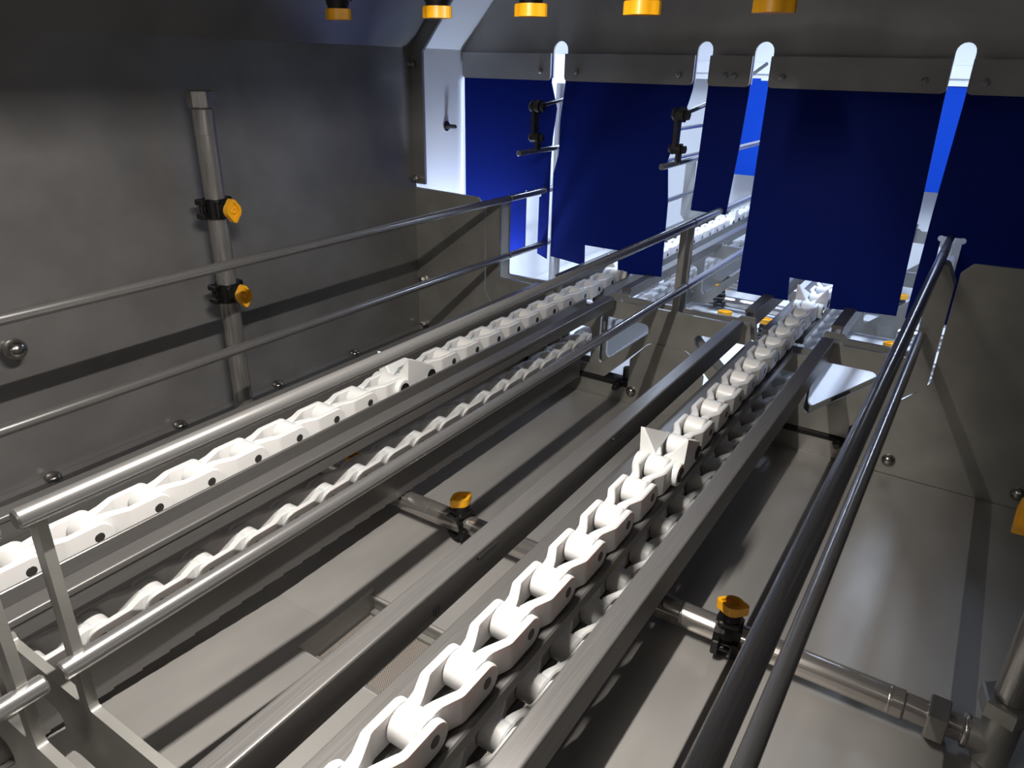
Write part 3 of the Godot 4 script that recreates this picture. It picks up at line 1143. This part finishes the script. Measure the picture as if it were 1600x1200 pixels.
# ---------------------------------------------------------------- hold-down rods on swing arms
func hold_downs():
	for k in 2:
		var x: float = [-1.952, -1.222][k]
		var y := -0.39
		var t := thing("hold_down_rod", ["steel hold-down rod on a dark swing arm in the first curtain slit", "steel hold-down rod on a dark swing arm in the second curtain slit"][k], "rod", Vector3(x, y, -3.06))
		var st := mb()
		rod(st, Vector3(x, y, -3.06), Vector3(x, y, -5.6), 0.0135, 20)
		obj("rod", st, M.rod, t)
		st = mb()
		box(st, Vector3(x + 0.002, y, -3.235), Vector3(x + 0.02, y + 0.085, -3.195), 0.004)
		obj("lug", st, M.dark_steel, t)
		st = mb()
		var arm := []
		for q in 9:
			var a := PI * q / 8
			arm.append(Vector2(-3.215 + cos(a) * 0.026, y + 0.205 + sin(a) * 0.026))
		for q in 9:
			var a := PI + PI * q / 8
			arm.append(Vector2(-3.215 + cos(a) * 0.022, y + 0.062 + sin(a) * 0.022))
		plate(st, arm, [], x + 0.001, x - 0.015, func(p: Vector2, tt: float) -> Vector3: return Vector3(tt, p.y, p.x))
		obj("swing_arm", st, M.dark_steel, t)
		for q in [[0.205, 0.03], [0.062, 0.024]]:
			st = mb()
			lathe(st, Vector3(x - 0.015, y + q[0], -3.215), Vector3(-1, 0, 0), [[q[1], 0], [q[1], 0.008], [q[1] * 0.7, 0.02], [0, 0.024]], 16)
			lathe(st, Vector3(x + 0.001, y + q[0], -3.215), Vector3(1, 0, 0), [[q[1] * 1.05, 0], [q[1] * 1.05, 0.022], [0, 0.022]], 16)
			hexa(st, Vector3(x + 0.023, y + q[0], -3.215), Vector3(1, 0, 0), q[1] * 0.8, 0.02)
			obj("pivot_bolt", st, M.dark_steel, t)
		st = mb()
		sweep_tube(st, [Vector3(x + 0.012, y + 0.205, -3.20), Vector3(x + 0.012, y + 0.25, -3.6), Vector3(x + 0.012, y + 0.42, -4.4)], 0.010, 10)
		obj("upper_bar", st, M.dark_steel, t)


# ---------------------------------------------------------------- what shows of the bright section beyond
func far_section():
	frame_plate(-4.46, "pale support plate half way along the bright far section")
	frame_plate(-5.76, "pale support plate at the end of the bright far section")
	# second partition with sunlit blue curtains
	var z := -6.1
	org = Vector3(-1.05, 0.6, z)
	var st := mb()
	plate(st, pts([-2.555, 0.075, -2.555, -0.075, 0.445, -0.075, 0.445, 0.075, 0.0, 0.6, -2.10, 0.6]), [], z, z - 0.012)
	box(st, Vector3(-2.53, -0.03, z), Vector3(0.43, 0.055, z + 0.03), 0.004)
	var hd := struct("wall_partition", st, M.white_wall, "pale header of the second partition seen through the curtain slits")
	hd.set_meta("category", "wall")
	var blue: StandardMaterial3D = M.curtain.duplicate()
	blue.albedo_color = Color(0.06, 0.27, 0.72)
	for k in 2:
		org = Vector3([-1.9, -0.4][k], -0.5, z)
		st = mb()
		var x0: float = [-1.86, -1.02][k]
		var x1: float = [-1.06, 0.42][k]
		sheet(st, rect(x0, -0.78, x1, -0.06), 0.12, func(p: Vector2, side: float) -> Vector3: return Vector3(p.x, p.y, z - 0.008 - 0.006 * side + 0.012 * sin(p.x * 6.0)))
		var cu := obj("strip_curtain", st, blue)
		tag(cu, ["bright blue far curtain seen through the left slits", "bright blue far curtain seen through the right slits"][k], "curtain")
	# risers on the far left wall
	for k in 2:
		var x := -2.40
		var zz: float = [-4.25, -5.3][k]
		var t := thing("spray_pipe", ["upright pale pipe on the far left wall, nearer one", "upright pale pipe on the far left wall, farther one"][k], "pipe", Vector3(x, -1.4, zz))
		st = mb()
		rod(st, Vector3(x, -1.36, zz), Vector3(x, -0.1, zz), 0.0365, 20)
		obj("riser_pipe", st, M.riser, t)
